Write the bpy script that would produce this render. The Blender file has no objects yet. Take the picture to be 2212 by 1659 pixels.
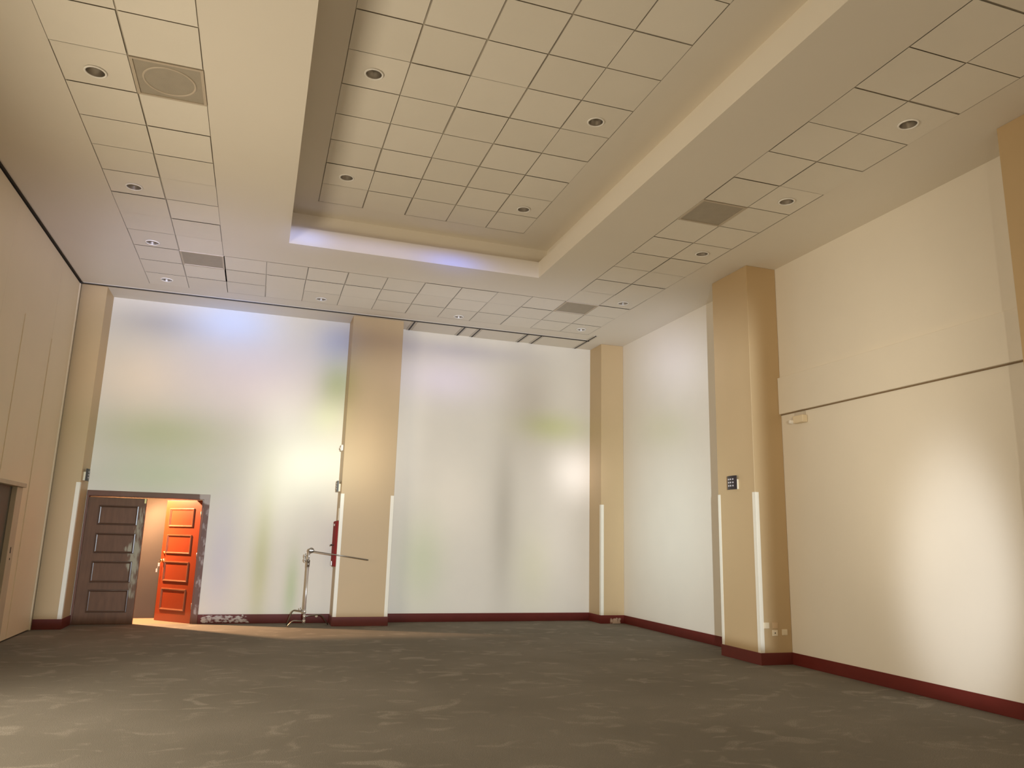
import bpy, bmesh, math, random
from mathutils import Vector, Matrix
random.seed(7)
PI = math.pi
scene = bpy.context.scene
COL = scene.collection

# ------------------------------------------------------------------ room numbers (metres)
XL, XR = -3.04, 6.85          # left partition, right wall
YB = 14.10                    # back wall
YF = -3.60                    # front wall, behind the camera
H = 5.45                      # ceiling
HT = 5.95                     # raised tray ceiling
FRONT = 13.55                 # front faces of the columns on the back wall

# ------------------------------------------------------------------ materials
MATS = {}


def nt_new(name):
    m = bpy.data.materials.new(name)
    m.use_nodes = True
    MATS[name] = m
    nt = m.node_tree
    return m, nt, nt.nodes, nt.links, nt.nodes['Principled BSDF']


def mat(name, col, rough=0.6, metal=0.0, var=0.0, scale=6.0, bump=0.0, bscale=120.0, spec=0.5, coat=0.0):
    m, nt, N, L, b = nt_new(name)
    b.inputs['Base Color'].default_value = (*col, 1)
    b.inputs['Roughness'].default_value = rough
    b.inputs['Metallic'].default_value = metal
    b.inputs['Specular IOR Level'].default_value = spec
    b.inputs['Coat Weight'].default_value = coat
    tc = N.new('ShaderNodeTexCoord')
    if var > 0:
        nz = N.new('ShaderNodeTexNoise')
        nz.inputs['Scale'].default_value = scale
        nz.inputs['Detail'].default_value = 6
        L.new(tc.outputs['Object'], nz.inputs['Vector'])
        mx = N.new('ShaderNodeMix')
        mx.data_type = 'RGBA'
        mx.inputs[6].default_value = (*[c * (1 - var) for c in col], 1)
        mx.inputs[7].default_value = (*[min(1, c * (1 + var)) for c in col], 1)
        L.new(nz.outputs['Fac'], mx.inputs[0])
        L.new(mx.outputs[2], b.inputs['Base Color'])
    if bump > 0:
        nb = N.new('ShaderNodeTexNoise')
        nb.inputs['Scale'].default_value = bscale
        nb.inputs['Detail'].default_value = 3
        L.new(tc.outputs['Object'], nb.inputs['Vector'])
        bp = N.new('ShaderNodeBump')
        bp.inputs['Strength'].default_value = bump
        bp.inputs['Distance'].default_value = 0.004
        L.new(nb.outputs['Fac'], bp.inputs['Height'])
        L.new(bp.outputs['Normal'], b.inputs['Normal'])
    return m


def worn(name, col, patch, masks, rough=0.5, scale=14.0, thresh=0.5, stretch=(1, 1, 1), coat=0.0, soft=0.06, var=0.15, fade=0.08):
    """Paint that is rubbed or peeled to the PATCH colour inside soft boxes (x0,x1,y0,y1,z0,z1,amount) of the object's space."""
    m, nt, N, L, b = nt_new(name)
    b.inputs['Roughness'].default_value = rough
    b.inputs['Coat Weight'].default_value = coat
    b.inputs['Specular IOR Level'].default_value = 0.25
    tc = N.new('ShaderNodeTexCoord')
    mp = N.new('ShaderNodeMapping')
    mp.inputs['Scale'].default_value = stretch
    L.new(tc.outputs['Object'], mp.inputs['Vector'])
    nz = N.new('ShaderNodeTexNoise')
    nz.inputs['Scale'].default_value = scale
    nz.inputs['Detail'].default_value = 5
    L.new(mp.outputs[0], nz.inputs['Vector'])
    sp = N.new('ShaderNodeSeparateXYZ')
    L.new(tc.outputs['Object'], sp.inputs[0])

    def math_(op, a, bb):
        n = N.new('ShaderNodeMath')
        n.operation = op
        for i, v in enumerate((a, bb)):
            if isinstance(v, (int, float)):
                n.inputs[i].default_value = v
            else:
                L.new(v, n.inputs[i])
        return n.outputs[0]

    def edge(v, a, bb):
        n = N.new('ShaderNodeMapRange')
        n.interpolation_type = 'SMOOTHSTEP'
        L.new(v, n.inputs[0])
        n.inputs[1].default_value = a
        n.inputs[2].default_value = bb
        return n.outputs[0]
    tot = None
    for (x0, x1, y0, y1, z0, z1, am) in masks:
        w = None
        for ax, lo, hi in ((0, x0, x1), (1, y0, y1), (2, z0, z1)):
            for a, bb in ((lo - soft, lo + soft), (hi + soft, hi - soft)):
                e = edge(sp.outputs[ax], a, bb) if a < bb else math_('SUBTRACT', 1.0, edge(sp.outputs[ax], bb, a))
                w = e if w is None else math_('MULTIPLY', w, e)
        w = math_('MULTIPLY', w, am)
        tot = w if tot is None else math_('ADD', tot, w)
    # noise + mask over a threshold
    s = math_('ADD', nz.outputs['Fac'], math_('SUBTRACT', tot, 1.0))
    f = N.new('ShaderNodeMapRange')
    f.interpolation_type = 'SMOOTHSTEP'
    L.new(s, f.inputs[0])
    f.inputs[1].default_value = thresh - fade
    f.inputs[2].default_value = thresh + fade
    n2 = N.new('ShaderNodeTexNoise')
    n2.inputs['Scale'].default_value = 5
    n2.inputs['Detail'].default_value = 6
    L.new(mp.outputs[0], n2.inputs['Vector'])
    mv = N.new('ShaderNodeMix')
    mv.data_type = 'RGBA'
    mv.inputs[6].default_value = (*[c * (1 - var) for c in col], 1)
    mv.inputs[7].default_value = (*[c * (1 + var) for c in col], 1)
    L.new(n2.outputs['Fac'], mv.inputs[0])
    mx = N.new('ShaderNodeMix')
    mx.data_type = 'RGBA'
    L.new(f.outputs[0], mx.inputs[0])
    L.new(mv.outputs[2], mx.inputs[6])
    mx.inputs[7].default_value = (*patch, 1)
    L.new(mx.outputs[2], b.inputs['Base Color'])
    return m


C_WALL = (0.80, 0.735, 0.62)
mat('wall_paint', C_WALL, 0.55, var=0.03, scale=2.0, bump=0.08, bscale=60)
mat('partition_vinyl', (0.80, 0.69, 0.51), 0.6, var=0.04, scale=1.5, bump=0.1, bscale=200)
mat('ceiling_paint', (0.80, 0.74, 0.63), 0.8, var=0.025, scale=1.2)
mat('ceiling_tile', (0.80, 0.745, 0.635), 0.85, var=0.035, scale=2.0, bump=0.15, bscale=90)
mat('ceiling_tile_pale', (0.83, 0.775, 0.665), 0.85, var=0.03, scale=2.0, bump=0.15, bscale=90)
mat('tile_joint', (0.48, 0.43, 0.345), 0.9, var=0.5, scale=1.3)
mat('column_paint', (0.54, 0.385, 0.205), 0.5, var=0.03, scale=2.0, bump=0.06, bscale=60)
mat('guard_plastic', (0.86, 0.80, 0.66), 0.4, var=0.02)
mat('cream_plastic', (0.80, 0.68, 0.48), 0.4)
mat('white_plastic', (0.88, 0.84, 0.76), 0.35)
mat('tan_plastic', (0.62, 0.43, 0.24), 0.5)
mat('black_plastic', (0.028, 0.020, 0.022), 0.35)
mat('button_grey', (0.55, 0.50, 0.50), 0.4)
mat('track_dark', (0.035, 0.028, 0.02), 0.6)
mat('track_metal', (0.60, 0.54, 0.45), 0.6)
mat('ledge_shadow', (0.22, 0.15, 0.08), 0.7)  # shadow line under the ledge, put in as a brown colour
mat('seal_grey', (0.28, 0.23, 0.16), 0.6)
mat('red_enamel', (0.27, 0.028, 0.026), 0.8, var=0.1, spec=0.15)
mat('chrome', (0.78, 0.75, 0.72), 0.28, metal=0.75)
mat('dull_steel', (0.34, 0.31, 0.27), 0.35, metal=0.9)
mat('brass', (0.75, 0.50, 0.20), 0.22, metal=1.0)
mat('reflector', (0.62, 0.58, 0.52), 0.30, metal=0.9)
mat('trim_white', (0.92, 0.89, 0.82), 0.4)
mat('lamp_glass', (0.80, 0.76, 0.70), 0.25)
mat('vent_grey', (0.40, 0.35, 0.27), 0.6, var=0.10, scale=9, bump=0.5, bscale=160)
mat('vent_frame', (0.55, 0.47, 0.36), 0.5, var=0.05)
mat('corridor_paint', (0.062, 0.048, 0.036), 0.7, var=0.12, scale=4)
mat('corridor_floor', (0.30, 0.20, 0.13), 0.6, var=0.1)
mat('grey_door', (0.10, 0.095, 0.075), 0.6, var=0.1)
mat('tag_yellow', (0.85, 0.75, 0.30), 0.5)
mat('key_white', (0.85, 0.78, 0.70), 0.4)
mat('door_lit', (0.225, 0.037, 0.012), 0.30, var=0.12, scale=2.5, coat=0.4)  # same wood as the dark leaf, corridor lamplight put into the colour
mat('moulding_lit', (0.22, 0.07, 0.032), 0.22, var=0.15, scale=4, coat=0.6)  # lit copy of the dark moulding, lamplight in its colour
mat('moulding_dark', (0.085, 0.042, 0.023), 0.28, var=0.2, scale=4, coat=0.15)
worn('maroon_base', (0.140, 0.022, 0.016), (0.62, 0.55, 0.50),
     [(-0.75, 0.05, 13.9, 14.2, -0.02, 0.17, 1.04), (0.05, 0.5, 13.9, 14.2, -0.02, 0.06, 0.80), (5.6, 6.3, 13.9, 14.2, 0.0, 0.10, 0.72)],
     rough=0.45, scale=13, stretch=(1, 1, 2.2))
mat('maroon_column', (0.150, 0.024, 0.017), 0.5, var=0.15, scale=8)
worn('maroon_peeled', (0.165, 0.026, 0.018), (0.66, 0.50, 0.38),
     [(0.16, 0.44, -0.5, 0.5, -0.05, 0.13, 1.06)], rough=0.5, scale=11, soft=0.05, fade=0.12)
worn('door_dark', (0.150, 0.074, 0.037), (0.36, 0.32, 0.22),
     [(0.68, 0.92, -0.5, 0.5, 0.35, 1.95, 1.03), (0.12, 0.75, -0.5, 0.5, 1.10, 1.28, 0.80), (0.10, 0.8, -0.5, 0.5, 0.9, 1.0, 0.72)],
     rough=0.5, scale=9, stretch=(3.5, 1, 0.7), coat=0.0, soft=0.12, var=0.35, fade=0.16)
worn('frame_dark', (0.165, 0.078, 0.050), (0.46, 0.37, 0.33),
     [(1.75, 1.95, -1, 1, 0.1, 2.2, 0.86), (1.5, 1.95, -1, 1, 2.0, 2.2, 0.84)],
     rough=0.45, scale=16, stretch=(1, 1, 0.5), coat=0.05, soft=0.08, fade=0.13)
worn('jamb_cream', (0.56, 0.48, 0.36), (0.17, 0.13, 0.09),
     [(-4, 0, 10, 13, 0.2, 2.0, 0.70)], rough=0.55, scale=18, stretch=(1, 1, 0.6))


def carpet():
    m, nt, N, L, b = nt_new('carpet')
    b.inputs['Roughness'].default_value = 0.95
    b.inputs['Specular IOR Level'].default_value = 0.15
    tc = N.new('ShaderNodeTexCoord')

    def noise(scale, detail, st=(1, 1, 1), rot=0.0, dist=0.0):
        mp = N.new('ShaderNodeMapping')
        mp.inputs['Scale'].default_value = st
        mp.inputs['Rotation'].default_value = (0, 0, rot)
        L.new(tc.outputs['Object'], mp.inputs['Vector'])
        n = N.new('ShaderNodeTexNoise')
        n.inputs['Scale'].default_value = scale
        n.inputs['Detail'].default_value = detail
        n.inputs['Distortion'].default_value = dist
        L.new(mp.outputs[0], n.inputs['Vector'])
        return n.outputs['Fac']

    def ramp(v, a, bb):
        r = N.new('ShaderNodeMapRange')
        r.interpolation_type = 'SMOOTHSTEP'
        r.inputs[1].default_value = a
        r.inputs[2].default_value = bb
        L.new(v, r.inputs[0])
        return r.outputs[0]

    def mixc(f, a, bb):
        x = N.new('ShaderNodeMix')
        x.data_type = 'RGBA'
        L.new(f, x.inputs[0])
        for i, v in ((6, a), (7, bb)):
            if isinstance(v, tuple):
                x.inputs[i].default_value = (*v, 1)
            else:
                L.new(v, x.inputs[i])
        return x.outputs[2]
    big = ramp(noise(0.7, 4), 0.35, 0.68)
    base = mixc(big, (0.205, 0.187, 0.158), (0.285, 0.262, 0.228))
    smudge = ramp(noise(2.3, 5, (1.0, 1.5, 1), 0.5, 1.2), 0.54, 0.70)
    c1 = mixc(smudge, base, (0.410, 0.378, 0.328))
    fleck = ramp(noise(120, 2), 0.30, 0.75)
    dark = mixc(fleck, (0.195, 0.178, 0.151), c1)
    L.new(dark, b.inputs['Base Color'])
    bp = N.new('ShaderNodeBump')
    bp.inputs['Strength'].default_value = 0.5
    bp.inputs['Distance'].default_value = 0.006
    L.new(noise(160, 2), bp.inputs['Height'])
    L.new(bp.outputs['Normal'], b.inputs['Normal'])


carpet()


# ------------------------------------------------------------------ mesh building
class MB:
    def __init__(self):
        self.v, self.f, self.mi, self.sm = [], [], [], []
        self.slot = 0

    def add(self, vs, fs, smooth=False):
        o = len(self.v)
        self.v += [tuple(p) for p in vs]
        for f in fs:
            self.f.append([i + o for i in f])
            self.mi.append(self.slot)
            self.sm.append(smooth)

    def box(self, x0, x1, y0, y1, z0, z1, bevel=0.0, seg=2):
        if bevel <= 0:
            vs = [(x, y, z) for x in (x0, x1) for y in (y0, y1) for z in (z0, z1)]
            self.add(vs, [(0, 1, 3, 2), (4, 6, 7, 5), (0, 4, 5, 1), (2, 3, 7, 6), (0, 2, 6, 4), (1, 5, 7, 3)])
            return self
        bm = bmesh.new()
        bmesh.ops.create_cube(bm, size=1.0)
        for v in bm.verts:
            v.co = Vector(((x0 + x1) / 2 + v.co.x * (x1 - x0), (y0 + y1) / 2 + v.co.y * (y1 - y0), (z0 + z1) / 2 + v.co.z * (z1 - z0)))
        bmesh.ops.bevel(bm, geom=list(bm.edges), offset=bevel, segments=seg, profile=0.5, affect='EDGES')
        bm.verts.index_update()
        self.add([v.co for v in bm.verts], [[v.index for v in f.verts] for f in bm.faces])
        bm.free()
        return self

    def quad(self, a, b, c, d):
        self.add([a, b, c, d], [(0, 1, 2, 3)])
        return self

    def tube(self, path, r, n=14, caps=True):
        """Round tube through the points of PATH; R a radius or one per point."""
        P = [Vector(p) for p in path]
        R = r if isinstance(r, (list, tuple)) else [r] * len(P)
        rings = []
        t0 = (P[1] - P[0]).normalized()
        ref = Vector((0, 0, 1)) if abs(t0.z) < 0.9 else Vector((1, 0, 0))
        nrm = t0.cross(ref).normalized()
        for i, p in enumerate(P):
            t = ((P[min(i + 1, len(P) - 1)] - P[max(i - 1, 0)])).normalized()
            nrm = (nrm - t * nrm.dot(t)).normalized()
            bn = t.cross(nrm)
            rings.append([p + (nrm * math.cos(2 * PI * k / n) + bn * math.sin(2 * PI * k / n)) * R[i] for k in range(n)])
        vs = [q for ring in rings for q in ring]
        fs = [(i * n + k, i * n + (k + 1) % n, (i + 1) * n + (k + 1) % n, (i + 1) * n + k) for i in range(len(P) - 1) for k in range(n)]
        self.add(vs, fs, True)
        if caps:
            self.add(rings[0], [list(range(n))[::-1]])
            self.add(rings[-1], [list(range(n))])
        return self

    def lathe(self, prof, c, axis='z', n=32, smooth=True):
        """Revolve (radius, height) pairs round an axis through C."""
        vs = []
        for r, h in prof:
            for k in range(n):
                a = 2 * PI * k / n
                u, w = r * math.cos(a), r * math.sin(a)
                p = {'z': (u, w, h), 'y': (u, h, w), 'x': (h, u, w)}[axis]
                vs.append((c[0] + p[0], c[1] + p[1], c[2] + p[2]))
        fs = [(i * n + k, i * n + (k + 1) % n, (i + 1) * n + (k + 1) % n, (i + 1) * n + k) for i in range(len(prof) - 1) for k in range(n)]
        self.add(vs, fs, smooth)
        return self

    def build(self, name, mats, parent=None, origin=None, kind=None):
        mats = mats if isinstance(mats, (list, tuple)) else [mats]
        me = bpy.data.meshes.new(name)
        off = Vector(origin if origin is not None else (0, 0, 0))
        me.from_pydata([Vector(p) - off for p in self.v], [], self.f)
        for m in mats:
            me.materials.append(MATS[m])
        for p, mi, s in zip(me.polygons, self.mi, self.sm):
            p.material_index = mi
            p.use_smooth = s
        bm = bmesh.new()
        bm.from_mesh(me)
        bmesh.ops.remove_doubles(bm, verts=bm.verts, dist=0.00002)
        bmesh.ops.recalc_face_normals(bm, faces=bm.faces)
        bm.to_mesh(me)
        bm.free()
        o = bpy.data.objects.new(name, me)
        COL.objects.link(o)
        if parent is not None:
            o.parent = parent
        else:
            o.location = off
        if kind:
            o['kind'] = kind
        return o


def tag(o, label=None, cat=None, group=None, kind=None):
    if label:
        o['label'] = label
    if cat:
        o['category'] = cat
    if group:
        o['group'] = group
    if kind:
        o['kind'] = kind
    return o


def thing(name, label, cat, loc=(0, 0, 0), rotz=0.0, group=None, kind=None):
    o = bpy.data.objects.new(name, None)
    o.empty_display_size = 0.1
    COL.objects.link(o)
    o.location = loc
    o.rotation_euler = (0, 0, rotz)
    return tag(o, label, cat, group, kind)


def part(mb, name, m, root):
    """A part authored in world coordinates, carried by an unrotated thing."""
    return mb.build(name, m, root, origin=root.location)


# ------------------------------------------------------------------ floor
f = MB()
f.box(XL - 0.3, XR + 0.3, YF - 0.1, YB + 0.02, -0.12, 0.0)
tag(f.build('floor', 'carpet', kind='structure'), 'worn dark grey-brown carpet covering the whole hall floor', 'floor')
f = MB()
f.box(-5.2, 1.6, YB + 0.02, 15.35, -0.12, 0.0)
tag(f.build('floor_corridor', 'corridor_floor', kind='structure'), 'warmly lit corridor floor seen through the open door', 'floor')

# ------------------------------------------------------------------ ceiling with its tile strips and the raised tray
P = 0.594
xs_l = [-1.97, -1.37, -0.77]
xs_b = [-0.77 + 0.6 * k for k in range(12)]          # -0.77 .. 5.83
xs_r = [4.63, 5.23, 5.83]
ys = [13.02 - P * k for k in range(28)]
lights_main = {  # (x, y): tile cells that hold a downlight
    'left': [(-1.68, 12.72), (-1.70, 11.06), (-1.69, 9.23), (-1.68, 6.85)],
    'back': [(0.742, 12.77), (3.185, 12.84)],
    'right': [(5.555, 12.73), (5.55, 10.97), (5.545, 8.556), (5.55, 6.78), (5.53, 5.0)]}
lights_tray = [(0.723, 6.77), (3.113, 6.78), (0.721, 9.09), (3.119, 9.147)]
vents = [(-1.37, -0.77, ys[11], ys[10]), (-1.37, -0.77, ys[3], ys[2]), (4.63, 5.23, ys[10], ys[9]), (4.63, 5.23, ys[3], ys[2])]
RH = 0.078

c = MB()


def hole_tile(x0, x1, y0, y1, z, lx, ly):
    n = 32
    ring = [(lx + RH * math.cos(2 * PI * k / n), ly + RH * math.sin(2 * PI * k / n), z) for k in range(n)]
    out = []
    for k in range(n):
        a = 2 * PI * k / n
        dx, dy = math.cos(a), math.sin(a)
        t = min(((x1 - lx) / dx if dx > 1e-6 else (x0 - lx) / dx if dx < -1e-6 else 9), ((y1 - ly) / dy if dy > 1e-6 else (y0 - ly) / dy if dy < -1e-6 else 9))
        out.append((lx + dx * t, ly + dy * t, z))
    c.add(ring + out, [(k, (k + 1) % n, n + (k + 1) % n, n + k) for k in range(n)])
    for X, Y in ((x0, y0), (x1, y0), (x1, y1), (x0, y1)):      # corner fillers
        a = math.atan2(Y - ly, X - lx) % (2 * PI)
        k = int(a / (2 * PI) * n)
        c.add([out[k], (X, Y, z), out[(k + 1) % n]], [(0, 1, 2)])


def tiles(xl, yl, z, lamps, skip):
    J = 0.0105
    yl = sorted(yl)
    for i in range(len(xl) - 1):
        for j in range(len(yl) - 1):
            x0, x1, y0, y1 = xl[i], xl[i + 1], yl[j], yl[j + 1]
            if any(abs((x0 + x1) / 2 - (v[0] + v[1]) / 2) < 0.1 and abs((y0 + y1) / 2 - (v[2] + v[3]) / 2) < 0.1 for v in skip):
                continue
            c.slot = 1 if random.random() < 0.6 else 2
            zz = z - random.choice((0, 0, 0.002, 0.004))
            a, b_, d, e = x0 + J * random.uniform(0.3, 1), x1 - J * random.uniform(0.3, 1), y0 + J * random.uniform(0.3, 1), y1 - J * random.uniform(0.3, 1)
            lam = [l for l in lamps if x0 < l[0] < x1 and y0 < l[1] < y1]
            if lam:
                hole_tile(a, b_, d, e, zz, *lam[0])
            else:
                c.quad((a, d, zz), (b_, d, zz), (b_, e, zz), (a, e, zz))
    c.slot = 3
    for x in xl:
        c.quad((x - 0.02, yl[0], z + 0.006), (x + 0.02, yl[0], z + 0.006), (x + 0.02, yl[-1], z + 0.006), (x - 0.02, yl[-1], z + 0.006))
    for y in yl:
        c.quad((xl[0], y - 0.02, z + 0.0065), (xl[-1], y - 0.02, z + 0.0065), (xl[-1], y + 0.02, z + 0.0065), (xl[0], y + 0.02, z + 0.0065))


all_main = lights_main['left'] + lights_main['back'] + lights_main['right']
tiles(xs_l, [y for y in ys if y > -3], H, all_main, vents)
tiles(xs_b, ys[:4], H, all_main, vents)
tiles(xs_r, [y for y in ys[3:] if y > -3], H, all_main, vents)
TX0, TX1, TY0, TY1 = 0.11, 3.80, -2.0, 10.35
tray_x = [0.435 + 0.593 * k for k in range(6)]
tray_y = [9.94 - 0.58 * k for k in range(21)]
tiles(tray_x, tray_y, HT, lights_tray, [])
# plain plaster round the tile strips
c.slot = 0
yb_end = ys[3]


def plain(x0, x1, y0, y1, z=H):
    c.quad((x0, y0, z), (x1, y0, z), (x1, y1, z), (x0, y1, z))


lo = min(y for y in ys if y > -3)
plain(XL - 0.2, -1.97, YF, YB)
plain(-1.97, -0.77, YF, lo)
plain(-1.97, XR + 0.1, ys[0], YB)
plain(5.83, XR + 0.1, YF, ys[0])
plain(4.63, 5.83, YF, lo)
plain(-0.77, TX0, YF, yb_end)
plain(TX1, 4.63, YF, yb_end)
plain(TX0, TX1, TY1, yb_end)
plain(TX0, TX1, YF, TY0)
# tray: fascia, ledge behind its lip, set-back upper wall, plaster margin
LZ = 5.705
bx0, bx1, by0, by1 = TX0 - 0.15, TX1 + 0.17, TY0 - 0.1, TY1 + 0.105
for (a, b_) in (((TX0, TY0), (TX1, TY0)), ((TX1, TY0), (TX1, TY1)), ((TX1, TY1), (TX0, TY1)), ((TX0, TY1), (TX0, TY0))):
    c.quad((*a, H), (*b_, H), (*b_, LZ), (*a, LZ))
inn = [(TX0, TY0), (TX1, TY0), (TX1, TY1), (TX0, TY1)]
out = [(bx0, by0), (bx1, by0), (bx1, by1), (bx0, by1)]
for k in range(4):
    a, b_, d, e = inn[k], inn[(k + 1) % 4], out[(k + 1) % 4], out[k]
    c.quad((*a, LZ), (*b_, LZ), (*d, LZ), (*e, LZ))
    c.quad((*e, LZ), (*d, LZ), (*d, HT), (*e, HT))
tx0, tx1, ty0, ty1 = tray_x[0], tray_x[-1], min(tray_y), max(tray_y)
plain(bx0, tx0, by0, by1, HT)
plain(tx1, bx1, by0, by1, HT)
plain(tx0, tx1, ty1, by1, HT)
plain(tx0, tx1, by0, ty0, HT)
# slab over everything
c.box(XL - 0.4, XR + 0.4, YF - 0.2, YB + 0.2, 6.5, 6.6)
tag(c.build('ceiling', ['ceiling_paint', 'ceiling_tile', 'ceiling_tile_pale', 'tile_joint'], kind='structure'),
    'cream plaster ceiling with square tile strips round a raised rectangular tray', 'ceiling')

# ------------------------------------------------------------------ walls
DX0, DX1, DZ = -2.645, -0.855, 2.06      # opening of the double door
w = MB()
w.box(XL - 0.3, DX0, YB, YB + 0.14, 0, H + 0.3)
w.box(DX1, XR + 0.2, YB, YB + 0.14, 0, H + 0.3)
w.box(DX0, DX1, YB, YB + 0.14, DZ, H + 0.3)
tag(w.build('wall_back', 'wall_paint', kind='structure'), 'tall cream back wall with the double door, lit by soft coloured patches', 'wall')
w = MB()
w.box(XR, XR + 0.15, YF, YB + 0.14, 0, H + 0.3)
tag(w.build('wall_right', 'wall_paint', kind='structure'), 'tall cream side wall carrying the long ledge', 'wall')
w = MB()
# window wall on the left, nearer than the folding partition
w.box(XL - 0.25, XL - 0.05, YF, 3.9, 0, H + 0.3)
w.box(XL - 0.25, XL - 0.05, 8.1, 8.2, 0, H + 0.3)
w.box(XL - 0.25, XL - 0.05, 3.9, 8.1, 0, 0.95)
w.box(XL - 0.25, XL - 0.05, 3.9, 8.1, 2.9, H + 0.3)
tag(w.build('wall_left', 'wall_paint', kind='structure'), 'plain cream window wall on the near left', 'wall')
w = MB()
w.box(XL - 0.3, XR + 0.2, YF - 0.15, YF, 0, H + 0.3)
tag(w.build('wall_front', 'wall_paint', kind='structure'), 'plain cream wall behind the viewer', 'wall')

# folding partition along the left, with a pass door in it
PY1 = 13.40
w = MB()
t = 0.09
panel_edges = [12.25, 10.92, 9.6, 8.2]
# solid panel between the corner and the seam
w.box(XL - t, XL, 12.253, PY1, 0.02, H - 0.030)
# panel with the pass door
DY0, DY1, DTOP = 10.70, 11.96, 2.075
w.box(XL - t, XL, DY1, 12.247, 0.02, H - 0.030)
w.box(XL - t, XL, 10.0, DY0, 0.02, H - 0.030)
w.box(XL - t, XL, DY0, DY1, DTOP, H - 0.030)
w.box(XL - t, XL, 8.2, 9.997, 0.02, H - 0.030)
# raised beads that cover the vertical seams
w.slot = 1
w.box(XL - 0.02, XL + 0.010, 12.235, 12.265, 0.03, 4.2, 0.003)
w.box(XL - 0.02, XL + 0.008, 10.88, 10.905, DTOP + 0.05, 4.2, 0.003)
w.box(XL - 0.02, XL + 0.012, PY1 - 0.03, PY1, 0.01, H - 0.030, 0.004)
w.slot = 2
w.box(XL - t, XL - 0.003, 12.247, 12.253, 0.02, H - 0.030)
w.box(XL - t - 0.01, XL - t, 8.2, PY1, 0, H)
tag(w.build('wall_partition', ['partition_vinyl', 'partition_vinyl', 'seal_grey'], kind='structure'), 'beige folding partition of tall flush panels', 'wall')
s = MB()
s.box(XL - 0.05, XL + 0.012, PY1, PY1 + 0.02, 0.0, H - 0.030, 0.004)
s.slot = 1
s.tube([(XL + 0.004, PY1 + 0.032, 0.0), (XL + 0.004, PY1 + 0.032, H - 0.030)], 0.014, 10)
s.box(XL - 0.05, XL + 0.006, PY1 + 0.046, PY1 + 0.096, 0.0, H - 0.030)
tag(s.build('trim_partition_seal', ['partition_vinyl', 'seal_grey'], kind='structure'), 'dark vertical seal strip where the folding partition meets the corner column', 'trim')

d = thing('door_3', 'narrow grey pass door in a cream frame, set in the folding partition', 'door', (XL, DY1, 0), kind='structure')
j = MB()
j.box(XL - 0.088, XL + 0.006, 11.70, DY1, 0.0, 2.03, 0.004)
part(j, 'jamb', 'jamb_cream', d)
j = MB()
j.box(XL - 0.088, XL + 0.045, DY0, DY1 + 0.01, 2.03, 2.085, 0.006)
part(j, 'lintel', 'jamb_cream', d)
j = MB()
j.box(XL - 0.085, XL - 0.055, DY0 + 0.005, 11.70, 0.01, 2.03)
part(j, 'door_leaf', 'grey_door', d)
j = MB()
j.box(XL + 0.004, XL + 0.009, 11.80, 11.835, 1.16, 1.24, 0.002)
part(j, 'strike_plate', 'track_dark', d)
j = MB()
j.lathe([(0.0, 0.009), (0.014, 0.009), (0.016, 0.004)], (XL, 11.835, 1.085), 'x', 14)
part(j, 'lock_hole', 'track_dark', d)

# corridor behind the double door
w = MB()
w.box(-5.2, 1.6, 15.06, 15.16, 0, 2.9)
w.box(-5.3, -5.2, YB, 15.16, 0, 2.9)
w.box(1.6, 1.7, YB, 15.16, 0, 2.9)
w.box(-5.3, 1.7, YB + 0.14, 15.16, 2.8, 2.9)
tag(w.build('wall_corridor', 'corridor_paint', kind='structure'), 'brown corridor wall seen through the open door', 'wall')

# ------------------------------------------------------------------ the double door
fr = MB()
fr.box(DX0 - 0.005, -0.762, YB - 0.022, YB + 0.0, 2.045, 2.132, 0.006)
fr.box(-0.858, -0.762, YB - 0.021, YB + 0.0, 0.0, 2.132, 0.006)
fr.box(DX0 - 0.004, DX0 + 0.028, YB - 0.021, YB + 0.0, 0.0, 2.10, 0.004)
fr.box(DX1 - 0.022, DX1, YB, YB + 0.14, 0.0, 2.05)
fr.box(DX0, DX0 + 0.022, YB, YB + 0.14, 0.0, 2.05)
fr.box(DX0, DX1, YB, YB + 0.14, 2.04, DZ)
tag(fr.build('trim_door_frame', 'frame_dark', origin=(DX0, YB, 0), kind='structure'), 'dark varnished wooden frame round the double door, scuffed at its outer side', 'trim')

LW = 0.872


def moulding(x0, x1, z0, z1, y, dep=0.018, wd=0.034):
    """A mitred picture-frame moulding standing proud of a leaf's face at Y."""
    m = MB()
    prof = [(0.0, 0.0), (0.004, dep), (wd * 0.45, dep * 1.1), (wd * 0.75, dep * 0.55), (wd, dep * 0.45), (wd, 0.0)]
    loops = []
    for off, h in prof:
        loops.append([(x0 + off, y - h, z0 + off), (x1 - off, y - h, z0 + off), (x1 - off, y - h, z1 - off), (x0 + off, y - h, z1 - off)])
    vs = [p for l in loops for p in l]
    fs = [(i * 4 + k, i * 4 + (k + 1) % 4, (i + 1) * 4 + (k + 1) % 4, (i + 1) * 4 + k) for i in range(len(prof) - 1) for k in range(4)]
    m.add(vs, fs)
    return m


PZ = [(0.185, 0.545), (0.655, 0.995), (1.12, 1.445), (1.575, 1.895)]


def leaf(root, flip, leafmat, mouldmat, top):
    """A four-panel leaf in its own space: hinge edge at x=0, thickness along +y, free edge at x=+-LW."""
    sx = -1 if flip else 1
    a, b_ = sorted((0, sx * LW))
    m = MB()
    m.box(a, b_, 0.0, 0.045, 0.003, top, 0.002)
    lf = m.build('door_leaf', leafmat, root)
    px = sorted((sx * 0.165, sx * 0.765))
    for z0, z1 in PZ:
        moulding(px[0], px[1], z0, z1, 0.001).build('panel_moulding', mouldmat, lf)
    return lf


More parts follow.
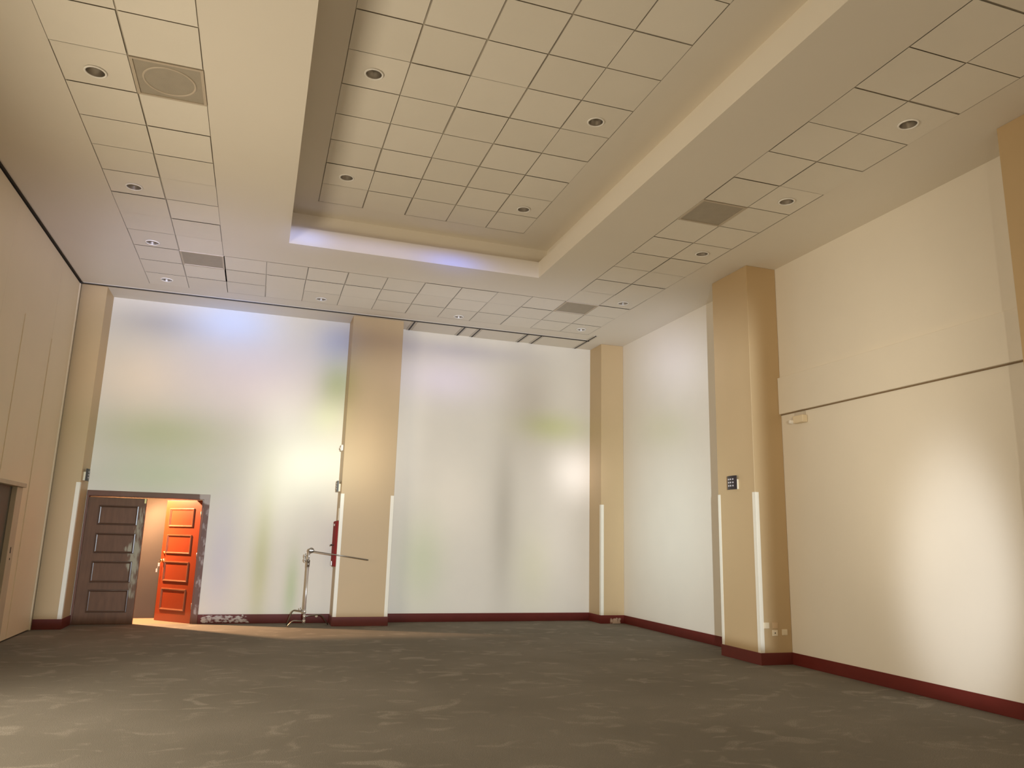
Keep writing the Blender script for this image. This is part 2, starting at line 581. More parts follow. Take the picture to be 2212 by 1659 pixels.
d1 = thing('door_1', 'closed dark brown panelled leaf of the double door, varnish rubbed pale along its free edge', 'door', (DX0 + 0.024, YB + 0.022, 0), kind='structure')
lf = leaf(d1, False, 'door_dark', 'moulding_dark', 2.022)
m = MB()
m.box(0.838, 0.866, -0.004, 0.002, 1.945, 2.021, 0.002)
tag(m.build('sticker', 'tag_yellow', lf), 'small yellow sticker')
for z in (0.25, 1.05, 1.80):
    m = MB()
    m.box(-0.002, 0.0, 0.002, 0.03, z - 0.05, z + 0.05)
    m.build('hinge', 'dull_steel', lf)

d2 = thing('door_2', 'open panelled leaf swung out into the lit corridor, its orange-brown colour carrying the lamplight', 'door', (DX1 - 0.024, YB + 0.03, 0), rotz=-PI / 4, kind='structure')
lf = leaf(d2, True, 'door_lit', 'moulding_lit', 2.03)
m = MB()
m.lathe([(0.0, -0.062), (0.014, -0.060), (0.026, -0.046), (0.027, -0.036), (0.014, -0.026), (0.011, -0.012), (0.028, -0.008), (0.030, 0.0)], (-0.80, 0.0, 1.00), 'y', 20)
m.build('door_knob', 'brass', lf)
m = MB()
m.lathe([(0.0, -0.018), (0.012, -0.018), (0.022, -0.010), (0.025, 0.0)], (-0.80, 0.0, 1.13), 'y', 20)
m.box(-0.805, -0.795, -0.034, -0.016, 1.118, 1.142, 0.002)
m.build('deadbolt', 'brass', lf)
m = MB()
m.box(-0.8745, -0.871, 0.012, 0.034, 0.94, 1.06, 0.001)
m.build('latch_plate', 'brass', lf)
for z in (0.28, 1.10, 1.80):
    m = MB()
    m.box(-0.01, 0.003, -0.006, 0.002, z - 0.05, z + 0.05, 0.001)
    m.tube([(0.004, -0.006, z - 0.05), (0.004, -0.006, z + 0.05)], 0.006, 8)
    m.build('hinge', 'dull_steel', lf)
# the keys in the lock of the open leaf
R = Matrix.Translation(d2.location) @ Matrix.Rotation(-PI / 4, 4, 'Z')
kp = R @ Vector((-0.855, -0.03, 0.94))
k = thing('keys', 'small bunch of keys with pale tags hanging at the open door knob', 'keys', tuple(kp))
m = MB()
ring = [(0.020 * math.cos(a * PI / 8), 0.0, 0.035 + 0.020 * math.sin(a * PI / 8)) for a in range(17)]
m.tube(ring, 0.0018, 6, caps=False)
m.build('key_ring', 'brass', k)
m = MB()
m.box(-0.022, 0.008, -0.003, 0.003, -0.040, 0.016, 0.002)
m.build('key_tag', 'key_white', k)
m = MB()
m.tube([(-0.015, 0, -0.036), (-0.030, 0, -0.085)], 0.0015, 6)
m.box(-0.046, -0.022, -0.003, 0.003, -0.140, -0.080, 0.002)
m.build('key_tag', 'key_white', k)

# ------------------------------------------------------------------ baseboards
BH, BT = 0.15, 0.014
b = MB()
b.box(-0.762, 1.385, YB - BT, YB, 0, BH, 0.003)
b.box(2.312, 6.36, YB - BT, YB, 0, BH, 0.003)
tag(b.build('baseboard_back', 'maroon_base', kind='structure'), 'dark red skirting along the back wall, paint peeling beside the door', 'baseboard')
b = MB()
b.box(XR - BT, XR, 9.565, FRONT, 0, BH, 0.003)
b.box(XR - BT, XR, 4.77, 8.70, 0, BH, 0.003)
b.box(XR - BT, XR, YF, 3.9, 0, BH, 0.003)
tag(b.build('baseboard_right', 'maroon_base', kind='structure'), 'dark red skirting along the side wall', 'baseboard')

# ------------------------------------------------------------------ columns
GT, GW, GZ = 0.004, 0.058, 2.22


def column(label, x0, x1, y0, y1, sides, guards, skirt='maroon_column'):
    """SIDES: faces that carry skirting; GUARDS: (x, y, dx, dy) corners with an L of plastic running dx / dy from it."""
    cx, cy = (x0 + x1) / 2, y0
    r = thing('column', label, 'column', (x0, cy, 0))
    m = MB()
    m.box(x0, x1, y0, y1, 0, H - 0.001, 0.004, 1)
    part(m, 'shaft', 'column_paint', r)
    m = MB()
    X0 = x0 - (BT if 'l' in sides else 0)
    X1 = x1 + (BT if 'r' in sides else 0)
    Y0 = y0 - (BT if 'f' in sides else 0)
    Y1 = y1 + (BT if 'b' in sides else 0)
    m.box(X0, X1, Y0, Y1, 0, BH, 0.003)
    part(m, 'skirting', skirt, r)
    for gx, gy, dx, dy in guards:
        m = MB()
        ax = sorted((gx - math.copysign(GT, dx), gx + dx))
        ay = sorted((gy - math.copysign(GT, dy), gy + dy))
        m.box(ax[0], ax[1], gy - GT if dy > 0 else gy, gy if dy > 0 else gy + GT, BH, GZ, 0.0015, 1)
        m.box(gx - GT if dx > 0 else gx, gx if dx > 0 else gx + GT, ay[0], ay[1], BH, GZ, 0.0015, 1)
        tag(part(m, 'corner_guard', 'guard_plastic', r), 'pale plastic corner guard')
    return r


column('wide tan column on the back wall behind the metal stand', 1.385, 2.312, FRONT, YB - 0.002, 'lrf', [(1.385, FRONT, GW, GW), (2.312, FRONT, -GW, GW)])
column('narrow tan column in the corner where back wall and side wall meet', 6.36, XR - 0.002, FRONT, YB - 0.002, 'lf', [(6.36, FRONT, GW, GW)], 'maroon_peeled')
column('tan column on the side wall with keypad and sockets', 6.36, XR - 0.002, 8.70, 9.565, 'lfb', [(6.36, 9.565, GW, -GW), (6.36, 8.70, GW, GW)])
column('shaded tan column in the corner beside the folding partition and dark door', XL, -2.655, 13.50, YB - 0.002, 'rf', [(-2.655, 13.50, -GW, GW)])
column('dark tan column cut off by the picture edge, past the long ledge', 6.36, XR - 0.002, 3.90, 4.77, 'lfb', [(6.36, 4.77, GW, -GW), (6.36, 3.90, GW, GW)])

# ------------------------------------------------------------------ ledge across the side wall
l = MB()
l.box(6.805, XR, 4.775, 8.698, 3.312, 3.83, 0.006)
l.slot = 1
l.box(6.838, XR, 4.775, 8.698, 3.298, 3.312)  # thin brown strip drawn where the ledge's shadow falls
tag(l.build('trim_ledge', ['wall_paint', 'ledge_shadow'], kind='structure'), 'long cream boxed ledge running across the side wall above head height', 'trim')

# small fixture under the ledge
fx = thing('wall_fixture', 'small cream wall fixture tucked under the end of the long ledge', 'fixture', (XR, 8.27, 3.18))
m = MB()
m.box(6.765, 6.848, 8.17, 8.37, 3.135, 3.235, 0.012, 3)
part(m, 'housing', 'cream_plastic', fx)
m = MB()
m.box(6.80, 6.848, 8.20, 8.36, 3.235, 3.285, 0.003)
part(m, 'bracket', 'track_metal', fx)
m = MB()
m.lathe([(0.0, -0.055), (0.022, -0.053), (0.028, -0.04), (0.030, 0.0)], (6.775, 8.385, 3.16), 'x', 18)
part(m, 'lamp_head', 'white_plastic', fx)

# ------------------------------------------------------------------ ceiling tracks
tr = MB()
# along the folding partition and along the back
tr.slot = 0
tr.box(XL - 0.03, XL + 0.034, 7.0, 13.41, H - 0.006, H + 0.001)
tr.box(XL - 0.045, 6.02, 13.388, 13.426, H - 0.020, H + 0.001)
tr.slot = 1
tr.box(XL + 0.034, XL + 0.046, 7.0, 13.385, H - 0.008, H + 0.001, 0.002)
tr.box(XL + 0.046, 6.02, 13.380, 13.392, H - 0.010, H + 0.001, 0.002)
tag(tr.build('trim_track', ['track_dark', 'track_metal'], kind='structure'), 'dark slotted ceiling track along the partition and the back wall', 'trim')
tl = ['short dark ceiling track next to the wide tan column, first of six from there',
      'second short dark ceiling track from the wide tan column, left one of the nearer pair',
      'third short dark ceiling track from the wide tan column, right one of the nearer pair',
      'fourth short dark ceiling track from the wide tan column, left one of the farther pair',
      'fifth short dark ceiling track from the wide tan column, right one of the farther pair',
      'longest short dark ceiling track, by the corner column, reaching past the cross track']
for x, y0, lb in zip((2.505, 3.47, 3.771, 4.74, 5.03, 6.00), (13.425, 13.425, 13.425, 13.425, 13.425, 13.03), tl):
    r = thing('ceiling_track', lb, 'track', (x, y0, H), group='short cross tracks on the ceiling')
    y1 = 14.085
    m = MB()
    for q in (-1, 1):
        m.box(x + q * 0.013, x + q * 0.048, y0, y1, H - 0.008, H - 0.0005, 0.002)
    part(m, 'rail', 'track_metal', r)
    m = MB()
    m.box(x - 0.014, x + 0.014, y0, y1, H - 0.010, H - 0.0005)
    part(m, 'slot', 'track_dark', r)
# ceiling panels between the pairs of tracks
for x0, x1, lb in ((2.56, 3.41, 'flat cream ceiling panel between the tracks nearest the wide tan column'),
                   (3.825, 4.68, 'flat cream ceiling panel in the middle of the three between the tracks'),
                   (5.085, 5.945, 'flat cream ceiling panel between the tracks nearest the corner column')):
    m = MB()
    m.box(x0, x1, 13.428, 14.085, H - 0.010, H - 0.0005, 0.003)
    tag(m.build('ceiling_panel', 'ceiling_paint', origin=(x0, 13.428, H)), lb, 'panel', 'ceiling panels between the tracks')

# ------------------------------------------------------------------ downlights
def make_downlight():
    r = thing('downlight', 'x', 'light', (0, 0, 0), group='recessed ceiling downlights')
    m = MB()
    m.lathe([(0.0765, -0.001), (0.078, -0.007), (0.088, -0.008), (0.094, -0.004), (0.0945, 0.0)], (0, 0, 0), 'z', 40)
    m.build('trim_ring', 'trim_white', r)
    m = MB()
    m.lathe([(0.0768, -0.002), (0.074, 0.03), (0.066, 0.075), (0.052, 0.115), (0.0, 0.118)], (0, 0, 0), 'z', 40)
    m.build('reflector', 'reflector', r)
    m = MB()
    m.lathe([(0.0, 0.055), (0.022, 0.058), (0.034, 0.070), (0.036, 0.085), (0.022, 0.112)], (0, 0, 0), 'z', 24)
    m.build('lamp', 'lamp_glass', r)
    return r


def copy_tree(o, parent=None):
    n = o.copy()
    COL.objects.link(n)
    n.parent = parent
    for ch in list(o.children):
        copy_tree(ch, n)
    return n


dl = make_downlight()
spots = []
for (x, y), lb in zip(lights_main['left'], (
        'ceiling downlight in the last tile of the left strip, by the corner column',
        'ceiling downlight in the left strip, second from the corner column',
        'ceiling downlight in the left strip, third from the corner column',
        'ceiling downlight beside the large grey vent, nearest in the left strip')):
    spots.append((x, y, H, lb))
for (x, y), lb in zip(lights_main['back'], (
        'ceiling downlight in the back strip above the wall between door and wide column',
        'ceiling downlight in the back strip by the first pair of tracks past the wide column')):
    spots.append((x, y, H, lb))
for (x, y), lb in zip(lights_main['right'], (
        'ceiling downlight in the strip on the ledge side, farthest one, by the longest cross track',
        'ceiling downlight in the strip on the ledge side, beside the small far grey vent',
        'ceiling downlight in the strip on the ledge side, just beyond the keypad column',
        'ceiling downlight in the strip on the ledge side, beside the near grey vent',
        'ceiling downlight in the strip on the ledge side, nearest the camera')):
    spots.append((x, y, H, lb))
for (x, y), lb in zip(lights_tray, (
        'white ringed downlight in the raised ceiling tray, near left',
        'downlight in the raised ceiling tray, near right',
        'white ringed downlight in the raised ceiling tray, far left',
        'downlight in the raised ceiling tray, far right')):
    spots.append((x, y, HT, lb))
for i, (x, y, z, lb) in enumerate(spots):
    o = dl if i == 0 else copy_tree(dl)
    o.location = (x, y, z - 0.004)
    o['label'] = lb

# ------------------------------------------------------------------ air diffusers
vl = ['large grey square ceiling vent with a round marking, beside the nearest left downlight',
      'grey square ceiling vent in the far left corner of the ceiling strips',
      'grey perforated square ceiling vent in the strip above the ledge side of the hall',
      'small far grey square ceiling vent above the corner column']
for (x0, x1, y0, y1), lb in zip(vents, vl):
    r = thing('air_vent', lb, 'vent', (x0, y0, H), group='square ceiling vents')
    m = MB()
    a = 0.028
    for q in ((x0 + 0.003, x1 - 0.003, y0 + 0.003, y0 + a), (x0 + 0.003, x1 - 0.003, y1 - a, y1 - 0.003), (x0 + 0.003, x0 + a, y0 + a, y1 - a), (x1 - a, x1 - 0.003, y0 + a, y1 - a)):
        m.box(*q, H - 0.010, H + 0.03)
    part(m, 'frame', 'vent_frame', r)
    m = MB()
    m.box(x0 + a, x1 - a, y0 + a, y1 - a, H - 0.002, H + 0.02)
    part(m, 'perforated_plate', 'vent_grey', r)
    if lb.startswith('large'):
        m = MB()
        cx, cy = (x0 + x1) / 2, (y0 + y1) / 2
        m.lathe([(0.205, -0.001), (0.208, -0.006), (0.222, -0.006), (0.225, -0.001)], (cx, cy, H - 0.002), 'z', 48)
        part(m, 'ring', 'vent_frame', r)

# ------------------------------------------------------------------ keypads on the columns
def keypad(label, face, y, z, d):
    """A black key panel on a pale box; FACE: x of the column face, D: +1 or -1, the way it looks."""
    r = thing('keypad', label, 'keypad', (face, y, z), group='wall keypads on the columns')
    m = MB()
    xs = sorted((face, face + d * 0.036))
    m.box(xs[0], xs[1], y - 0.095, y + 0.085, z - 0.095, z + 0.045, 0.006)
    part(m, 'back_box', 'cream_plastic', r)
    # gently bowed face plate
    m = MB()
    n = 12
    hw, hh = 0.105, 0.095
    loops = []
    for i in range(n + 1):
        v = -1 + 2 * i / n
        yy = y + v * hw
        bow = 0.016 * (1 - v * v)
        for dx in (0.036 + bow, 0.050 + bow):
            loops.append([(face + d * dx, yy, z - hh), (face + d * dx, yy, z + hh)])
    vs = [p for q in loops for p in q]
    fs = []
    for i in range(n):
        o = i * 4
        A, B, C_, D = o, o + 1, o + 2, o + 3
        fs += [(A, A + 4, B + 4, B), (C_, D, D + 4, C_ + 4), (A, C_, C_ + 4, A + 4), (B, B + 4, D + 4, D)]
    fs += [(0, 1, 3, 2), (n * 4, n * 4 + 2, n * 4 + 3, n * 4 + 1)]
    m.add(vs, fs)
    part(m, 'face_plate', 'black_plastic', r)
    for row in range(3):
        for cc in range(3):
            v = (cc - 1) * 0.5
            yy = y - v * 0.1 + 0.004
            zz = z + 0.046 - row * 0.045
            x0 = face + d * (0.049 + 0.016 * (1 - v * v))
            m = MB()
            xa = sorted((x0, x0 + d * 0.005))
            m.box(xa[0], xa[1], yy - 0.013, yy + 0.013, zz - 0.011, zz + 0.011, 0.002)
            part(m, 'button', 'button_grey', r)
    return r


keypad('black keypad with rows of pale buttons on the side wall column', 6.36, 9.15, 2.37, -1)
keypad('black keypad seen edge-on at the side of the wide tan column', 1.385, 13.80, 2.355, -1)
keypad('dark keypad seen edge-on on the shaded column beside the dark door', -2.655, 13.72, 2.35, 1)

# ------------------------------------------------------------------ small things on the wide column's side
sn = thing('sensor', 'small white sensor high on the side of the wide tan column', 'sensor', (1.385, 13.78, 3.04))
m = MB()
m.box(1.345, 1.385, 13.72, 13.84, 2.985, 3.095, 0.014, 3)
part(m, 'housing', 'white_plastic', sn)
m = MB()
m.lathe([(0.0, -0.016), (0.018, -0.012), (0.024, 0.0)], (1.346, 13.78, 3.03), 'x', 16)
part(m, 'lens', 'white_plastic', sn)

cb = thing('hose_cabinet', 'flat dark red cabinet on the side of the wide tan column behind the metal stand', 'cabinet', (1.385, 13.6, 0.95))
m = MB()
m.box(1.352, 1.385, 13.60, 14.06, 0.975, 1.75, 0.004)
part(m, 'box', 'red_enamel', cb)
m = MB()
m.box(1.340, 1.352, 13.605, 14.055, 0.985, 1.74, 0.003)
part(m, 'door', 'red_enamel', cb)
m = MB()
m.lathe([(0.0, -0.055), (0.014, -0.052), (0.018, -0.042), (0.008, -0.030), (0.008, 0.0)], (1.340, 13.75, 1.335), 'x', 16)
part(m, 'knob', 'track_dark', cb)
m = MB()
m.box(1.337, 1.341, 13.80, 13.95, 1.665, 1.70)
tag(part(m, 'name_plate', 'white_plastic', cb), 'small pale plate')
m = MB()
m.box(1.332, 1.340, 13.86, 14.0, 0.985, 1.06, 0.002)
tag(part(m, 'latch', 'chrome', cb), 'chrome latch at the bottom edge')
m = MB()
m.box(1.373, 1.385, 13.62, 13.70, 1.76, 1.97, 0.002)
tag(m.build('wall_plate', 'cream_plastic', origin=(1.385, 13.66, 1.76)), 'narrow pale plate above the flat red cabinet', 'plate')

# ------------------------------------------------------------------ sockets at the foot of the side wall column
def socket(label, x, z, mm, hole):
    r = thing('wall_socket', label, 'socket', (x, 8.70, z), group='sockets low on the side wall column')
    m = MB()
    m.box(x - 0.042, x + 0.042, 8.690, 8.70, z - 0.038, z + 0.038, 0.004)
    part(m, 'plate', mm, r)
    m = MB()
    if hole:
        m.lathe([(0.0, 0.0), (0.008, 0.0), (0.009, 0.002)], (x, 8.6885, z), 'y', 12)
        part(m, 'hole', 'track_dark', r)
    else:
        m.box(x - 0.026, x + 0.026, 8.687, 8.690, z - 0.022, z + 0.022, 0.0015)
        part(m, 'insert', mm, r)
    return r


socket('pale wall socket right beside the corner guard, upper row', 6.455, 0.492, 'cream_plastic', False)
socket('tan painted blank socket plate in the upper row, barely visible', 6.588, 0.492, 'tan_plastic', False)
socket('pale wall socket with a dark centre hole, lower row', 6.582, 0.397, 'cream_plastic', True)
socket('pale wall socket in the lower row next to the cream wall', 6.733, 0.405, 'cream_plastic', False)

# ------------------------------------------------------------------ the metal lamp stand
SX, SY = 0.915, 13.45
st = thing('light_stand', 'chrome light stand with a long bare boom arm, in front of the back wall', 'stand', (SX, SY, 0))
m = MB()
m.tube([(SX, SY, 0.055), (SX, SY, 0.985)], 0.0185, 18)
part(m, 'column_tube', 'chrome', st)
m = MB()
m.tube([(SX, SY, 0.975), (SX, SY, 1.055)], 0.023, 18)
m.tube([(SX, SY, 1.055), (SX, SY, 1.085)], 0.026, 18)
part(m, 'collar', 'dull_steel', st)
m = MB()
m.tube([(SX, SY, 1.08), (SX + 0.004, SY, 1.21)], 0.0125, 14)
part(m, 'riser', 'chrome', st)


def wing(z, tilt):
    m = MB()
    m.tube([(SX - 0.015, SY, z), (SX - 0.055, SY, z)], 0.006, 10)
    m.tube([(SX - 0.052, SY, z + 0.034), (SX - 0.060, SY, z + 0.012), (SX - 0.056, SY, z - 0.012), (SX - 0.044 - tilt, SY, z - 0.034)], [0.007, 0.009, 0.009, 0.007], 10)
    return m


part(wing(1.155, 0.01), 'clamp_handle', 'dull_steel', st)
part(wing(1.085, -0.01), 'clamp_handle', 'dull_steel', st)
HX, HZ = SX + 0.032, 1.243
m = MB()
m.lathe([(0.0, -0.030), (0.040, -0.030), (0.045, -0.024), (0.045, -0.010), (0.036, -0.006), (0.036, 0.006), (0.045, 0.010), (0.045, 0.024), (0.040, 0.030), (0.0, 0.030)], (HX, SY, HZ), 'y', 28)
part(m, 'grip_head', 'dull_steel', st)
m = MB()
m.lathe([(0.0, -0.050), (0.014, -0.050), (0.016, -0.030), (0.0, -0.030)], (HX, SY, HZ), 'y', 16)
m.box(HX - 0.03, HX + 0.03, SY - 0.055, SY - 0.045, HZ - 0.006, HZ + 0.006, 0.002)
part(m, 'grip_screw', 'chrome', st)
m = MB()
m.tube([(HX - 0.03, SY - 0.02, HZ - 0.004), (1.895, SY - 0.14, 1.105)], [0.008, 0.0105], 12)
part(m, 'boom_arm', 'dull_steel', st)


def leg(zc, foot, bend=0.7):
    """A bent tube that leaves the pole level at height ZC, then turns down to its FOOT."""
    m = MB()
    fx_, fy_ = foot
    pts = []
    s_ = Vector((SX, SY, zc))
    k = Vector((SX + (fx_ - SX) * bend, SY + (fy_ - SY) * bend, zc + 0.012))
    e = Vector((fx_, fy_, 0.010))
    pts = [s_.lerp(k, 0.06), s_.lerp(k, 0.5), s_.lerp(k, 0.8)]
    for t in (0.0, 0.25, 0.5, 0.75, 1.0):
        a = s_.lerp(k, 0.8)
        b2 = k + (e - k) * 0.42
        pts.append(a * (1 - t) ** 2 + k * 2 * t * (1 - t) + b2 * t * t)
    pts += [k + (e - k) * 0.75, e]
    m.tube(pts[:3] + pts[4:], 0.0105, 12)
    return m


part(leg(0.250, (0.655, 13.70), 0.72), 'leg', 'dull_steel', st)
part(leg(0.175, (1.335, 13.735), 0.70), 'leg', 'dull_steel', st)
part(leg(0.096, (0.650, 13.44), 0.70), 'leg', 'dull_steel', st)
for z0, z1 in ((0.225, 0.275), (0.15, 0.20), (0.071, 0.12)):
    m = MB()
    m.tube([(SX, SY, z0), (SX, SY, z1)], 0.024, 16)
    part(m, 'leg_collar', 'chrome', st)
m = MB()
m.tube([(SX - 0.02, SY, 0.262), (SX - 0.06, SY, 0.285)], 0.006, 10)
m.tube([(SX - 0.052, SY, 0.262), (SX - 0.062, SY, 0.285), (SX - 0.072, SY, 0.312)], 0.008, 10)
part(m, 'leg_lock', 'dull_steel', st)
m = MB()
m.lathe([(0.0, -0.014), (0.016, -0.012), (0.024, 0.0)], (1.165, YB - BT - 0.0005, 0.115), 'y', 16)
tag(m.build('wall_stud', 'cream_plastic', origin=(1.165, YB - BT, 0.115)), 'small pale round cap on the skirting behind the metal stand', 'cap')

# ------------------------------------------------------------------ lights
def area(name, loc, rot, sx, sy, power, col):
    ld = bpy.data.lights.new(name, 'AREA')
    ld.shape = 'RECTANGLE'
    ld.size, ld.size_y = sx, sy
    ld.energy = power
    ld.color = col
    o = bpy.data.objects.new(name, ld)
    COL.objects.link(o)
    o.location = loc
    o.rotation_euler = rot
    return o


# daylight through the window wall on the left
o = area('window_daylight', (XL - 0.3, 6.0, 1.9), (0, -PI / 2 - math.radians(2), 0), 1.8, 4.1, 192, (1.0, 0.87, 0.67))
o.data.spread = math.radians(172)
o = area('front_fill', (2.6, YF + 0.1, 1.6), (PI / 2, 0, 0), 8.0, 2.6, 80, (1.0, 0.87, 0.70))  # added fill light just inside the windowless front wall

# the corridor's ceiling lamp
ld = bpy.data.lights.new('corridor_lamp', 'SPOT')
ld.energy = 1080
ld.color = (1.0, 0.58, 0.31)
ld.shadow_soft_size = 0.035
ld.spot_size = math.radians(120)
ld.spot_blend = 0.35
o = bpy.data.objects.new('corridor_lamp', ld)
COL.objects.link(o)
o.location = (-2.28, 14.66, 2.42)
o.rotation_euler = (Vector((1.2, -0.9, -1.3))).to_track_quat('-Z', 'Y').to_euler()

# daylight thrown into the dark hall through gaps behind the camera: it lands as blurred coloured patches
SRC = Vector((0.6, -1.4, 1.9))
DEP = YB - SRC.y
ld = bpy.data.lights.new('daylight_patches', 'SPOT')
ld.energy = 8800
ld.shadow_soft_size = 0.05
ld.spot_size = math.radians(125)
ld.spot_blend = 0.2
ld.use_nodes = True
nt = ld.node_tree
N, L = nt.nodes, nt.links
em = [n for n in N if n.type == 'EMISSION'][0]
tc = N.new('ShaderNodeTexCoord')
sp = N.new('ShaderNodeSeparateXYZ')
L.new(tc.outputs['Normal'], sp.inputs[0])


def nm(op, a, b=None, c_=None):
    n = N.new('ShaderNodeMath')
    n.operation = op
    for i, v in enumerate((a, b, c_)):
        if v is None:
            continue
        if isinstance(v, (int, float)):
            n.inputs[i].default_value = v
        else:
            L.new(v, n.inputs[i])
    return n.outputs[0]


nz_ = nm('ABSOLUTE', sp.outputs[2])
U = nm('DIVIDE', sp.outputs[0], nz_)
V = nm('DIVIDE', sp.outputs[1], nz_)
cb_ = N.new('ShaderNodeCombineXYZ')
L.new(U, cb_.inputs[0])
L.new(V, cb_.inputs[1])


def step(v, a, b):
    n = N.new('ShaderNodeMapRange')
    n.interpolation_type = 'SMOOTHSTEP'
    L.new(v, n.inputs[0])
    n.inputs[1].default_value, n.inputs[2].default_value = a, b
    return n.outputs[0]


def inv(v):
    return nm('SUBTRACT', 1.0, v)


acc = None


def put(w, colr):
    global acc
    n = N.new('ShaderNodeVectorMath')
    n.operation = 'MULTIPLY_ADD'
    n.inputs[0].default_value = colr
    L.new(w, n.inputs[1])
    if acc is not None:
        L.new(acc, n.inputs[2])
    acc = n.outputs[0]


def blob(u, v, su, sv, colr, power=1.0):
    a = N.new('ShaderNodeVectorMath')
    a.operation = 'MULTIPLY_ADD'
    L.new(cb_.outputs[0], a.inputs[0])
    a.inputs[1].default_value = (1 / su, 1 / sv, 0)
    a.inputs[2].default_value = (-u / su, -v / sv, 0)
    q = N.new('ShaderNodeVectorMath')
    q.operation = 'DOT_PRODUCT'
    L.new(a.outputs[0], q.inputs[0])
    L.new(a.outputs[0], q.inputs[1])
    x = q.outputs['Value']
    if power != 1.0:
        x = nm('POWER', x, power)
    put(nm('POWER', 0.36788, x), colr)


def wb(x, z, sx, sz, colr, power=1.0):      # a patch given by its place on the back wall
    blob((x - SRC.x) / DEP, (z - SRC.z) / DEP, sx / DEP, sz / DEP, colr, power)


def wr(y, z, sy, sz, colr, power=1.0):      # a patch given by its place on the side wall
    D = y - SRC.y
    u = (XR - SRC.x) / D
    blob(u, (z - SRC.z) / D, u * sy / D, sz / D, colr, power)


# plain wash over the back wall and the far part of the side wall
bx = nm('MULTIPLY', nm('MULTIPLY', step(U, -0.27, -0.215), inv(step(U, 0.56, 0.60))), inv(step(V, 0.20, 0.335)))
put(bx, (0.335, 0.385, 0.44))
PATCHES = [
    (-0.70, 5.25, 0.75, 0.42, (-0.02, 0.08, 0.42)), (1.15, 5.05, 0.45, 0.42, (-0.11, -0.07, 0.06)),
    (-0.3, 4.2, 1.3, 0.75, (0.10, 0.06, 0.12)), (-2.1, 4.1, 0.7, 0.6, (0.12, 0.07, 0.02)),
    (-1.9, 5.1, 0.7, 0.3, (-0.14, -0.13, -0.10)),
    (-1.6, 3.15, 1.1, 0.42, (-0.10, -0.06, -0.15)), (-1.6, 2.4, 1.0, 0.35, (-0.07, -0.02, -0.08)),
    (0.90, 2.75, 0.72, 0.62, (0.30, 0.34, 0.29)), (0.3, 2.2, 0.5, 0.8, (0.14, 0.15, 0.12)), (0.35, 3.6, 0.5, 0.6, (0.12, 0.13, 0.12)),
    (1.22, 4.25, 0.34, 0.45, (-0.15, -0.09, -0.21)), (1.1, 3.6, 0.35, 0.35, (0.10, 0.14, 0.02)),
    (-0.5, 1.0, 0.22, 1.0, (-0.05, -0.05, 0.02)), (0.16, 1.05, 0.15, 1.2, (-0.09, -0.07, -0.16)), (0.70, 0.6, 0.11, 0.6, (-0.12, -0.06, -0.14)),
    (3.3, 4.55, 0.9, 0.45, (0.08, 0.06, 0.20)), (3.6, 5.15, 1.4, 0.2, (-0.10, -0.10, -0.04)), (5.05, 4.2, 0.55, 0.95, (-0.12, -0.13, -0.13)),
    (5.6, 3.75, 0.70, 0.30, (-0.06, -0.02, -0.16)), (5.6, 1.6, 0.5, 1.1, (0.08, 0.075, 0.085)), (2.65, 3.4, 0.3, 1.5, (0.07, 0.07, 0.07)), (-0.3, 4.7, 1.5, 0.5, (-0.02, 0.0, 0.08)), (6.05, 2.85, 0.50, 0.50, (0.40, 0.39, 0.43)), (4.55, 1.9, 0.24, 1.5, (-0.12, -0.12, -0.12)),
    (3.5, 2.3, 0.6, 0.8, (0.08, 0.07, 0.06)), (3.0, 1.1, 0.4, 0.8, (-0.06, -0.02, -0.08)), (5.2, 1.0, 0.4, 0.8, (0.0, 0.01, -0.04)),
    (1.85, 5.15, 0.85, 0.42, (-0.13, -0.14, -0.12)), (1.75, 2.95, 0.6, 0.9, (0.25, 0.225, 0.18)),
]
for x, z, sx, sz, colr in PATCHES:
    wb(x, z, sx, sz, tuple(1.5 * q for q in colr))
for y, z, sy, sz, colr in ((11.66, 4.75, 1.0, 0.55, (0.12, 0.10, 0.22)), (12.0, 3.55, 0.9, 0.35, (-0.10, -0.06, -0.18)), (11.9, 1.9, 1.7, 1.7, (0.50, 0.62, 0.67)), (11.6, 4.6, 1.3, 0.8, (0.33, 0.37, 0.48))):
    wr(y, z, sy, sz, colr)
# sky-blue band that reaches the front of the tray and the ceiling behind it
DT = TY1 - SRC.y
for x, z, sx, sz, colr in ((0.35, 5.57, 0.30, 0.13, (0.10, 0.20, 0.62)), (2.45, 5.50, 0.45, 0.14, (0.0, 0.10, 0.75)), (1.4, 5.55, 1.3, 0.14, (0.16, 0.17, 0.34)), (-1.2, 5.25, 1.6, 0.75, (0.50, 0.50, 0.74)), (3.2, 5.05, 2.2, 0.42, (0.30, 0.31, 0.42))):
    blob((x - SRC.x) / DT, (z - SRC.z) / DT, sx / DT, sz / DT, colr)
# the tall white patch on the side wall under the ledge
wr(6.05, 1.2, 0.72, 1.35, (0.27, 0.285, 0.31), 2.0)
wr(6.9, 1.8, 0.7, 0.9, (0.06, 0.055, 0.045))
wr(6.9, 3.2, 1.6, 2.4, (0.185, 0.165, 0.130))  # added warm wash that brightens the whole side wall
mx = N.new('ShaderNodeVectorMath')
mx.operation = 'MAXIMUM'
L.new(acc, mx.inputs[0])
mx.inputs[1].default_value = (0, 0, 0)
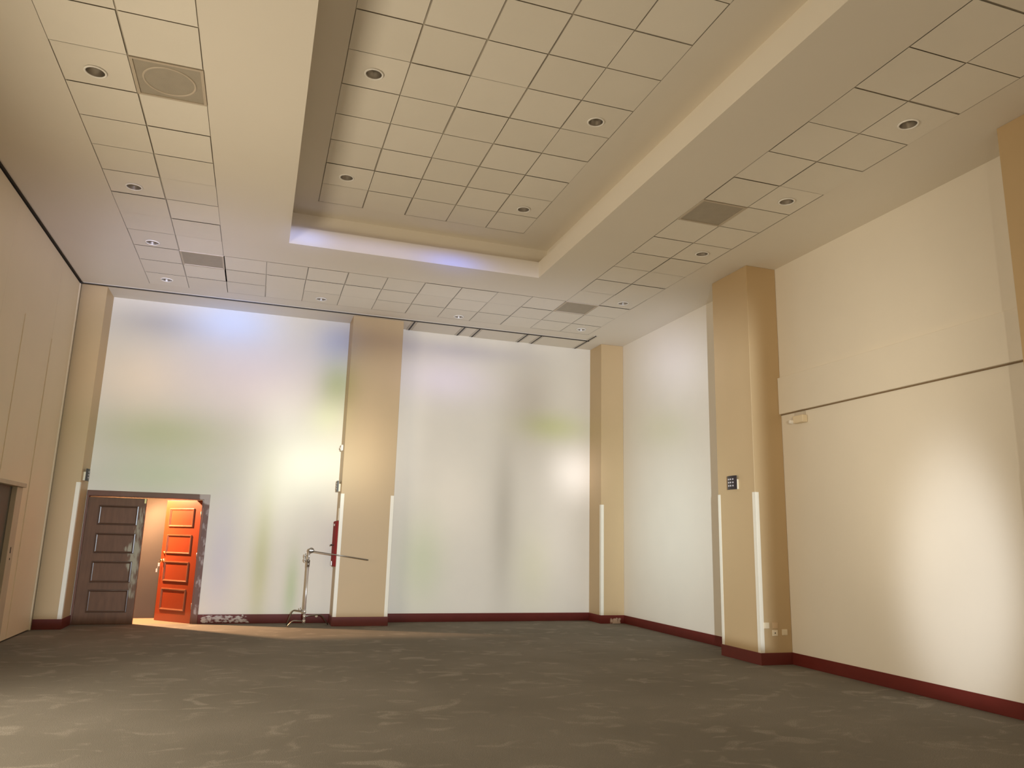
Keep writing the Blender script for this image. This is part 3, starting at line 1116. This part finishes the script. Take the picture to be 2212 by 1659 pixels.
# the beam stops at the floor line and at the lip of the tray
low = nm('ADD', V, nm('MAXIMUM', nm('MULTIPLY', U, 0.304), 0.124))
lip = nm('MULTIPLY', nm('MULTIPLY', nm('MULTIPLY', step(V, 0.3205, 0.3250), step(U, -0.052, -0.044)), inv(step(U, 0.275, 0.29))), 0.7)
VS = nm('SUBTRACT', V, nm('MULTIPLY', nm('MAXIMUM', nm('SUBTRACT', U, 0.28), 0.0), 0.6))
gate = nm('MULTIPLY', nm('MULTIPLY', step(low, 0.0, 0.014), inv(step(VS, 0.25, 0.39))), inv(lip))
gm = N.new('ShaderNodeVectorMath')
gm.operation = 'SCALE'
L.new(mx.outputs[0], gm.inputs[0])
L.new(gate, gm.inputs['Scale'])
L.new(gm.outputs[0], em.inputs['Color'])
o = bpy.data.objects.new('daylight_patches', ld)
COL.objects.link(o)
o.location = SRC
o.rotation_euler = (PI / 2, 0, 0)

# dim warm surroundings
wd = bpy.data.worlds.new('dusk')
scene.world = wd
wd.use_nodes = True
wd.node_tree.nodes['Background'].inputs[0].default_value = (0.9, 0.75, 0.55, 1)
wd.node_tree.nodes['Background'].inputs[1].default_value = 0.02

# ------------------------------------------------------------------ camera
f_px, yaw, pit, rol = 1630.94, 0.318671, 0.203778, 0.0260261
Fv = Vector((math.sin(yaw) * math.cos(pit), math.cos(yaw) * math.cos(pit), math.sin(pit)))
rv = Vector((math.cos(yaw), -math.sin(yaw), 0))
uv = rv.cross(Fv)
r2 = rv * math.cos(rol) + uv * math.sin(rol)
u2 = -rv * math.sin(rol) + uv * math.cos(rol)
cd = bpy.data.cameras.new('camera')
cd.sensor_width = 36.0
cd.sensor_fit = 'HORIZONTAL'
cd.lens = f_px / 2212 * 36.0
cd.clip_start, cd.clip_end = 0.05, 100
cam = bpy.data.objects.new('camera', cd)
COL.objects.link(cam)
M = Matrix((r2, u2, -Fv)).transposed().to_4x4()
M.translation = Vector((0, 0, 1.5))
cam.matrix_world = M
scene.camera = cam

scene.view_settings.view_transform = 'Standard'
scene.view_settings.look = 'None'
scene.view_settings.exposure = 0.18
scene.view_settings.gamma = 1.0
scene.view_settings.use_curve_mapping = False
scene.cycles.use_denoising = True
scene.cycles.max_bounces = 10
scene.cycles.diffuse_bounces = 6
scene.cycles.sample_clamp_indirect = 8.0
